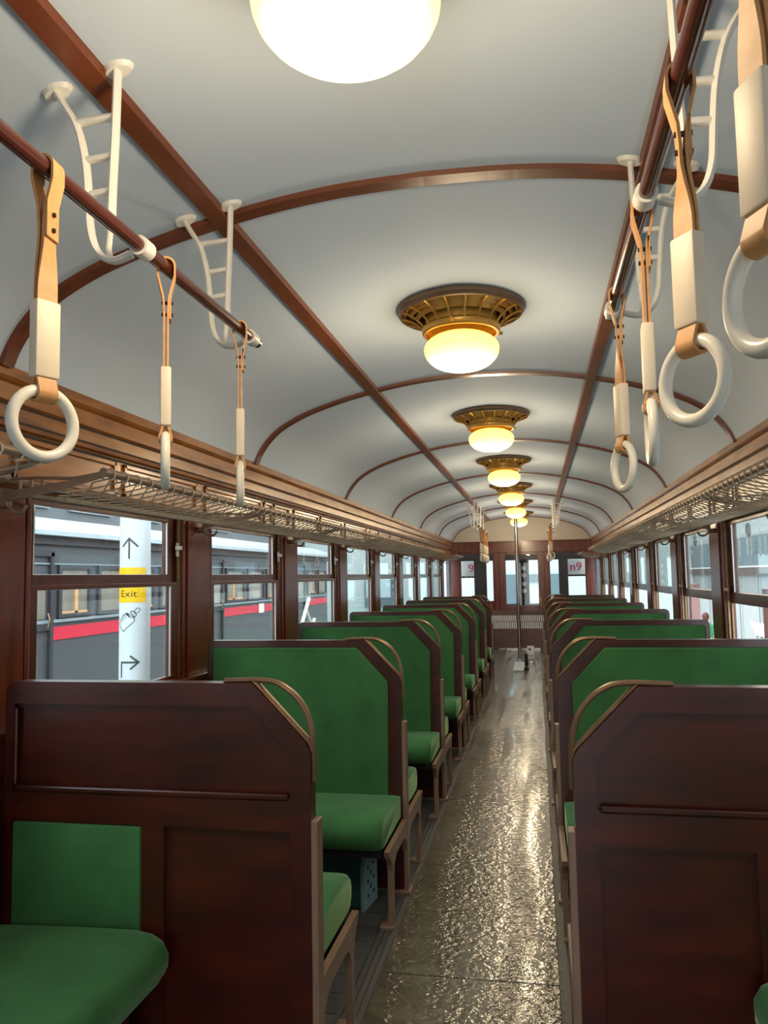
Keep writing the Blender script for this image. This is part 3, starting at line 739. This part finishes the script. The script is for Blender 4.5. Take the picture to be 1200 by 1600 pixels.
bm = NB(); lathe(bm, [(0,0),(.02,0),(.02,.001),(0,.001)], 14)
bmesh.ops.rotate(bm, verts=bm.verts, matrix=Matrix.Rotation(PI/2, 3, 'X')); bmesh.ops.translate(bm, verts=bm.verts, vec=(-.015, -.0045, .20)); hexa(bm, -.04, .04, -.0055, -.004, .10, .108); hexa(bm, -.04, .04, -.0055, -.004, .08, .088)
obj('print', bm, 'ink', t)
# ------------------------------------------------------------------ outside, left: train, sign pillar, hall
GZ = -1.1
bm = NB(); hexa(bm, -40, 40, -20, 60, GZ-.1, GZ); obj('ground', bm, 'ground_grey', kind='structure')
TX = -4.5
t = thing('railway_carriage', 'dark grey wooden railway carriage with red stripe outside the left windows', 'train', (TX, 8, GZ))
T = lambda y, z: (y-8, z-GZ)
def tb(bm, d0, d1, y0, y1, z0, z1, bev=0): hexa(bm, d0, d1, y0-8, y1-8, z0-GZ, z1-GZ, bev)
bm = NB(); tb(bm, -2.4, 0, -6, 17.7, -.25, 1.90); obj('body', bm, 'train_boards', t)
bm = NB()
poly = [(.14,1.885),(.12,1.93),(-.05,2.02),(-.35,2.11),(-.8,2.17),(-1.5,2.17),(-2.1,2.08),(-2.5,1.885)]
prism(bm, poly, lambda p: (p[0], -14, p[1]-GZ), lambda p: (p[0], 9.8, p[1]-GZ)); obj('roof', bm, 'train_roof', t)
bm = NB(); tb(bm, 0, .05, -6, 17.7, 1.80, 1.885); obj('cantrail', bm, 'train_frame', t)
bm = NB(); tb(bm, 0, .02, -6, 17.7, 1.60, 1.615); tb(bm, 0, .03, -6, 17.7, 1.02, 1.05); obj('waist_moulding', bm, 'train_roof', t)
doors = [(-.2, .45), (3.2, 3.85), (6.55, 7.12), (10.85, 11.5), (14.4, 15.9)]
for a, b in ((.5,3.15),(3.9,6.5),(7.15,10.8),(11.54,14.36),(16.0,17.65)):
    bm = NB(); tb(bm, 0, .012, a, b, .845, .975); obj('red_stripe', bm, 'train_red', t)
for a, b in doors:
    bm = NB()
    tb(bm, 0, .035, a, a+.05, -.2, 1.72); tb(bm, 0, .035, b-.05, b, -.2, 1.72); tb(bm, 0, .035, a, b, 1.68, 1.74); tb(bm, 0, .03, a+.05, b-.05, .95, 1.02); tb(bm, 0, .03, a+.05, b-.05, 1.38, 1.41)
    d = obj('door', bm, 'train_frame', t)
    bm = NB(); tb(bm, 0, .008, a+.1, b-.1, 1.06, 1.36); obj('door_window', bm, 'train_window', d)
    bm = NB(); tube(bm, [(.04, b-.1-8, .98-GZ), (.06, b-.1-8, 1.05-GZ), (.04, b-.1-8, 1.12-GZ)], .008, 6); obj('door_handle', bm, 'bronze', d)
for a0, b0 in ((.5,3.15),(3.9,6.5),(7.15,10.8),(11.54,14.36),(16.0,17.65)):
    n = max(1, int((b0-a0)/.72)); w = (b0-a0)/n
    for i in range(n):
        a = a0+i*w+.12; b = a0+(i+1)*w-.12
        bm = NB(); tb(bm, 0, .03, a-.05, a, 1.06, 1.6); tb(bm, 0, .03, b, b+.05, 1.06, 1.6); tb(bm, 0, .03, a, b, 1.555, 1.6); tb(bm, 0, .03, a, b, 1.06, 1.10)
        f = obj('window', bm, 'train_frame', t)
        bm = NB(); tb(bm, 0, .006, a, b, 1.10, 1.555); obj('pane', bm, 'train_window', f)
        if i % 2 == 0:
            bm = NB(); tb(bm, .006, .014, a+.25, a+.31, 1.10, 1.5); tb(bm, .006, .014, a, b, 1.10, 1.125); obj('inner_post', bm, 'leather', f)
bm = NB(); tb(bm, .012, .02, 13.1, 13.35, .83, .99); obj('stripe_marker', bm, 'card_white', t)
bm = NB()
for y in (-3.5, -1.5, 2, 13, 15):
    tube(bm, [(-.1, y-8, .45), (-.22, y-8, .45)], .43, 20); 
obj('wheels', bm, 'train_frame', t)
# sign pillar
px, py, pr = -2.41, 4.95, .101
t = thing('sign_pillar', 'white round pillar with black arrows and yellow Exit sign outside the left window', 'sign', (px, py, GZ))
bm = NB(); lathe(bm, [(0,0),(.16,0),(.16,.02),(pr,.03),(pr,3.4),(0,3.4)], 40); obj('column', bm, 'sign_white', t, True)
vd = Vector((-.275+px, py, 0)).normalized(); vr = Vector((vd.y, -vd.x, 0))
def cyl(phi, z, off): p = (pr+off)*(math.sin(phi)*vr-math.cos(phi)*vd); return (p.x, p.y, z-GZ)
def zpx(v): return 1.76-(v-830)*.004287
def phi_px(u): return math.asin(max(-1, min(1, (u-205)/23.)))
def zz(zx, zy): return (phi_px(130+zx/5.926), zpx(800+zy/5.926))
def wrap_poly(bm, pts, off):
    vs = [bm.verts.new(cyl(a, z, off)) for a, z in pts]; bm.faces.new(vs)
def wrap_stroke(bm, pts, w, off, closed=False):
    pts = [(a*pr, z) for a, z in pts]
    if closed: pts = pts+[pts[0]]
    for (a, b) in zip(pts, pts[1:]):
        d = Vector((b[0]-a[0], b[1]-a[1])); L = d.length
        if L < 1e-6: continue
        d /= L; n = Vector((-d.y, d.x))*w/2; k = max(1, int(L/.012))
        e = d*w*.45
        A = Vector(a)-e; B = Vector(b)+e
        row = None
        for i in range(k+1):
            c = A.lerp(B, i/k); r2 = [bm.verts.new(cyl(q.x/pr, q.y, off)) for q in (c+n, c-n)]
            if row: bm.faces.new((row[0], row[1], r2[1], r2[0]))
            row = r2
def band(bm, a0, a1, z0, z1, off, n=16):
    row = None
    for i in range(n+1):
        a = a0+(a1-a0)*i/n; r2 = [bm.verts.new(cyl(a, z, off)) for z in (z0, z1)]
        if row: bm.faces.new((row[0], r2[0], r2[1], row[1]))
        row = r2
R = math.radians
bm = NB(); band(bm, R(-90), R(44), 1.278, 1.512, .0008); ye = obj('yellow_panel', bm, 'sign_yellow', t)
bm = NB(); w = .0125
wrap_stroke(bm, [(R(-23), 1.700), (R(-23), 1.575)], w, .001)
wrap_stroke(bm, [(R(-50), 1.655), (R(-23), 1.706), (R(8), 1.655)], w, .001)
obj('up_arrow', bm, 'ink', t)
bm = NB()
wrap_stroke(bm, [zz(335,1520), zz(335,1390), zz(480,1390)], w, .001)
wrap_stroke(bm, [zz(412,1335), zz(480,1390), zz(412,1448)], w, .001)
obj('right_arrow', bm, 'ink', t)
bm = NB()
wrap_stroke(bm, [zz(*q) for q in ((316,1045),(348,1108),(442,1015),(440,978),(378,937),(345,960))], .005, .001, True)
wrap_stroke(bm, [zz(*q) for q in ((405,932),(425,920),(460,958),(446,975))], .005, .0012, True)
wrap_stroke(bm, [zz(*q) for q in ((440,925),(456,900),(475,893),(487,906),(480,930),(457,945))], .004, .0012, True)
for a, b in (((332,1000),(345,1012)),((340,980),(356,996)),((352,962),(370,982))): wrap_stroke(bm, [zz(*a), zz(*b)], .004, .0012)
wrap_poly(bm, [zz(*q) for q in ((360,950),(380,937),(440,978),(434,986),(398,980))], .0011)
obj('bottle_symbol', bm, 'ink', t)
def wrap_text(body, size, ac, z0, name, mat):
    me = textmesh(body, size); xs = [v.co.x for v in me.vertices]
    if not xs: return
    bm = NB(); bm.from_mesh(me)
    bmesh.ops.subdivide_edges(bm, edges=bm.edges, cuts=1)
    mid = (min(xs)+max(xs))/2
    for v in bm.verts: v.co = cyl(ac+1.22*(v.co.x-mid)/pr, z0+v.co.y, .0012)
    obj(name, bm, mat, ye)
wrap_text('Exit', .064, R(-25), 1.316, 'lettering', 'ink_dark')
wrap_text('出口', .066, R(-23), 1.415, 'lettering', 'ink_dark')
# ladder leaning beyond the third window
t = thing('step_ladder', 'pale ladder leaning outside the third left window', 'ladder', (-3.3, 11.6, GZ))
for dy in (0, .38):
    bm = NB(); tube(bm, [(-.2, -1.0+dy, 0.), (.0, .55+dy*.8, 2.20-dy*.9)], .03, 6); obj('side_rail', bm, 'card_white', t)
bm = NB()
for i in range(1, 6): tube(bm, [(-.2+.04*i*.9, -1.0+.3*i, .42*i*.95), (-.2+.04*i*.9, -1.0+.38+.29*i, .36*i*.95)], .02, 6)
obj('rung', bm, 'card_white', t)
# hall surfaces
def slab(name, mat, x0, x1, y0, y1, z0, z1, parent=None): 
    bm = NB(); hexa(bm, x0, x1, y0, y1, z0, z1); return obj(name, bm, mat, parent, kind=None if parent else 'structure')
hl = slab('wall_hall_left', 'hall_white', -9.2, -9.0, -8, 40, GZ, 1.9)
slab('upper_band', 'hall_grey', -9.2, -9.02, -8, 40, 1.9, 5, hl)
for i in range(12):
    slab('clerestory_light', 'hall_white', -9.01, -8.95, -4+i*2.3, -4+i*2.3+1.6, 2.86, 3.25, hl)
slab('poster_board', 'leather', -8.99, -8.9, 24, 27, .6, 1.6, hl)
slab('grey_panel', 'hall_blue', -8.99, -8.9, 28, 33, -.5, 1.5, hl)
plain('hall_far', rgb(184,198,198), .7, 0, .03, 1)
he = slab('wall_hall_far', 'hall_far', -9, 6.2, 31, 31.2, GZ, 6)
for x0, x1, z0, z1 in ((-1.2,-.22,.1,1.42), (-.1,.5,1.12,1.42), (.7,1.25,.1,1.42), (-6.5,-5.2,.2,1.3)):
    slab('blue_panel', 'hall_blue', x0, x1, 30.9, 31, z0, z1, he)
HX = 6.0
hr = slab('wall_hall_right', 'hall_white', HX, HX+.2, -8, 31, GZ, 5)
slab('glass_gallery', 'hall_blue', HX-.06, HX, -8, 31, 1.50, 2.33, hr)
slab('gallery_ledge', 'card_white', HX-.12, HX, -8, 31, 1.50, 1.54, hr)
slab('floor_edge_band', 'hall_brown', HX-.10, HX, -8, 31, 1.30, 1.50, hr)
for i in range(16):
    slab('panel_joint', 'hall_grey', HX-.065, HX-.055, -2+i*2, -2+i*2+.04, -1.0, 2.33, hr)
for y in (22.9, 30.2):
    t = thing('speaker_grille', 'round grey grille set high in the pale wall outside the nearest right window' if y < 25 else 'round grey grille on the pale wall, partly seen through the second right window', 'grille', (HX-.002, y, 2.52))
    bm = NB(); lathe(bm, [(.13,0),(.21,0),(.21,.02),(.19,.035),(.15,.03),(.13,.015)], 28); bmesh.ops.rotate(bm, verts=bm.verts, matrix=Matrix.Rotation(-PI/2, 3, 'Y')); obj('rim', bm, 'hall_grey', t, True)
    bm = NB(); lathe(bm, [(0,.012),(.12,.012),(.12,.0)], 28); bmesh.ops.rotate(bm, verts=bm.verts, matrix=Matrix.Rotation(-PI/2, 3, 'Y')); obj('grille', bm, 'hall_grey', t, True)
for i, y in enumerate((6.55, 9.6, 12.7)):
    t = thing('barrier_post', 'pink painted post close outside the right-hand windows, %s from the camera' % ('first', 'second', 'third')[i], 'post', (2.05, y, GZ))
    bm = NB(); hexa(bm, -.05, .05, -.07, .07, 0, 2.38, .01); obj('shaft', bm, 'pink_paint', t)
    bm = NB(); hexa(bm, -.08, .08, -.1, .1, 0, .06, .01); obj('base', bm, 'hall_grey', t)
t = thing('white_chair', 'white shell chair on thin metal legs outside the nearest right window', 'chair', (4.55, 16.0, GZ))
bm = NB()
sh = []
for i in range(7):
    a = i/6; z = 1.30+.32*max(0, a-.35)**1.2; 
    sh.append([(x, -.22+.5*a, z+.06*(abs(x)/.26)**2) for x in (-.26,-.15,0,.15,.26)])
rows = [[bm.verts.new(p) for p in r_] for r_ in sh]; low = [[bm.verts.new((p[0], p[1], p[2]-.05)) for p in r_] for r_ in sh]
for i in range(6):
    for j in range(4):
        bm.faces.new((rows[i][j], rows[i][j+1], rows[i+1][j+1], rows[i+1][j])); bm.faces.new((low[i][j], low[i+1][j], low[i+1][j+1], low[i][j+1]))
for i in range(6):
    for j in (0, 4): bm.faces.new((rows[i][j], rows[i+1][j], low[i+1][j], low[i][j]))
for j in range(4):
    for i in (0, 6): bm.faces.new((rows[i][j], rows[i][j+1], low[i][j+1], low[i][j]))
obj('seat_shell', bm, 'card_white', t, True)
for a in (-1, 1):
    for b in (-1, 1):
        bm = NB(); tube(bm, [(a*.18, b*.16, 1.28), (a*.26, b*.24, 0)], .014, 6); obj('leg', bm, 'steel', t)
# person outside (only head and shoulder show)
def skinbody(name, joints, edges, mat, parent):
    me = bpy.data.meshes.new(name); me.from_pydata([j[:3] for j in joints], edges, []); me.update()
    o = bpy.data.objects.new(name, me); C.objects.link(o); o.parent = parent; me.materials.append(M[mat])
    m = o.modifiers.new('skin', 'SKIN'); sv = me.skin_vertices[0].data
    for i, j in enumerate(joints): sv[i].radius = (j[3], j[3]*(j[4] if len(j) > 4 else 1))
    sv[0].use_root = True
    q = o.modifiers.new('sub', 'SUBSURF'); q.levels = 2; q.render_levels = 2
    return o
t = thing('person', 'brown-haired person in a green top standing outside the right-hand windows', 'person', (4.45, 21.2, GZ), math.radians(150)); t.scale = (.9, .9, .9)
H = 1.56
J = [(0,0,.80,.13,.75),(0,0,1.0,.12,.72),(0,0,1.20,.145,.65),(0,0,1.30,.10,.7),(0,0,1.36,.05),(0,-.01,1.42,.055),
     (.17,0,1.26,.05),(.21,.01,1.02,.04),(.20,-.08,.80,.032),(.19,-.10,.72,.03),(-.17,0,1.26,.05),(-.21,.01,1.02,.04),(-.20,-.06,.80,.032),(-.19,-.08,.72,.03),
     (.09,0,.72,.085),(.09,-.01,.42,.06),(.09,.01,.09,.04),(.09,-.12,.035,.035),(-.09,0,.72,.085),(-.09,.01,.42,.06),(-.09,.03,.09,.04),(-.09,-.10,.035,.035)]
E_ = [(0,1),(1,2),(2,3),(3,4),(4,5),(2,6),(6,7),(7,8),(8,9),(2,10),(10,11),(11,12),(12,13),(0,14),(14,15),(15,16),(16,17),(0,18),(18,19),(19,20),(20,21)]
body = skinbody('body', J, E_, 'skin', t)
bm = NB(); bmesh.ops.create_uvsphere(bm, u_segments=20, v_segments=14, radius=.1); bmesh.ops.scale(bm, verts=bm.verts, vec=(.82,.95,1.15)); bmesh.ops.translate(bm, verts=bm.verts, vec=(0,-.02,1.50))
bm2 = [(0,-.125,1.485,.016),(.034,-.098,1.51,.012),(-.034,-.098,1.51,.012),(.085,-.01,1.49,.02),(-.085,-.01,1.49,.02),(0,-.108,1.44,.018)]
for x, y, z, r_ in bm2:
    g = bmesh.ops.create_uvsphere(bm, u_segments=8, v_segments=6, radius=r_); bmesh.ops.translate(bm, verts=g['verts'], vec=(x, y, z))
obj('head', bm, 'skin', t, True)
bm = NB(); bmesh.ops.create_uvsphere(bm, u_segments=20, v_segments=14, radius=.112); bmesh.ops.scale(bm, verts=bm.verts, vec=(.88,.92,1.08)); bmesh.ops.translate(bm, verts=bm.verts, vec=(0,.022,1.525)); obj('hair', bm, 'hair_brown', t, True)
bm = NB(); lathe(bm, [(.06,1.36),(.12,1.33),(.19,1.26),(.17,1.1),(.155,.9),(.165,.76),(.15,.76)], 20); bmesh.ops.scale(bm, verts=bm.verts, vec=(1.05,.78,1)); obj('shirt', bm, 'shirt_green', t, True)
for a in (-1, 1):
    bm = NB(); tube(bm, [(a*.16,0,1.29),(a*.20,.005,1.16),(a*.213,.01,1.02)], [.066,.06,.05], 12); obj('sleeve', bm, 'shirt_green', t, True)
    bm = NB(); tube(bm, [(a*.085,0,.80),(a*.09,-.005,.6),(a*.09,0,.42),(a*.09,.01,.12)], [.11,.095,.075,.06], 12); obj('trouser_leg', bm, 'trousers_navy', t, True)
# ------------------------------------------------------------------ light and camera
w = bpy.data.worlds.new('World'); bpy.context.scene.world = w; w.use_nodes = True
bg = w.node_tree.nodes['Background']; bg.inputs[0].default_value = (.90,.97,1.0,1); bg.inputs[1].default_value = 4.6
for y in lampy:
    l = bpy.data.lights.new('lamp_bulb', 'POINT'); l.energy = 19; l.color = (1,.79,.52); l.shadow_soft_size = .10
    o = bpy.data.objects.new('lamp_bulb', l); C.objects.link(o); o.location = (0, y, 2.20)
l = bpy.data.lights.new('cab_bulb', 'POINT'); l.energy = 6; l.color = (1,.82,.6); l.shadow_soft_size = .06
o = bpy.data.objects.new('cab_bulb', l); C.objects.link(o); o.location = (.16, 16.25, 1.95)
cd = bpy.data.cameras.new('Camera'); cam = bpy.data.objects.new('Camera', cd); C.objects.link(cam)
cd.sensor_fit = 'HORIZONTAL'; cd.sensor_width = 36; cd.lens = 1226.73/1200*36; cd.clip_start = .05; cd.clip_end = 200
yaw, pit, rol = -0.1896, 0.0823, -0.0177
cy, sy = math.cos(yaw), math.sin(yaw)
f = Vector((sy*math.cos(pit), cy*math.cos(pit), math.sin(pit))); r0 = Vector((cy, -sy, 0)); u0 = r0.cross(f)
r1 = math.cos(rol)*r0+math.sin(rol)*u0; u1 = -math.sin(rol)*r0+math.cos(rol)*u0
cam.matrix_world = Matrix(((r1.x, u1.x, -f.x, .275), (r1.y, u1.y, -f.y, 0), (r1.z, u1.z, -f.z, 1.42), (0, 0, 0, 1)))
sc = bpy.context.scene; sc.camera = cam
sc.view_settings.view_transform = 'Standard'; sc.view_settings.look = 'None'; sc.view_settings.exposure = 0
try:
    sc.cycles.use_denoising = True; sc.cycles.max_bounces = 10; sc.cycles.transparent_max_bounces = 24; sc.cycles.sample_clamp_indirect = 8
except Exception: pass
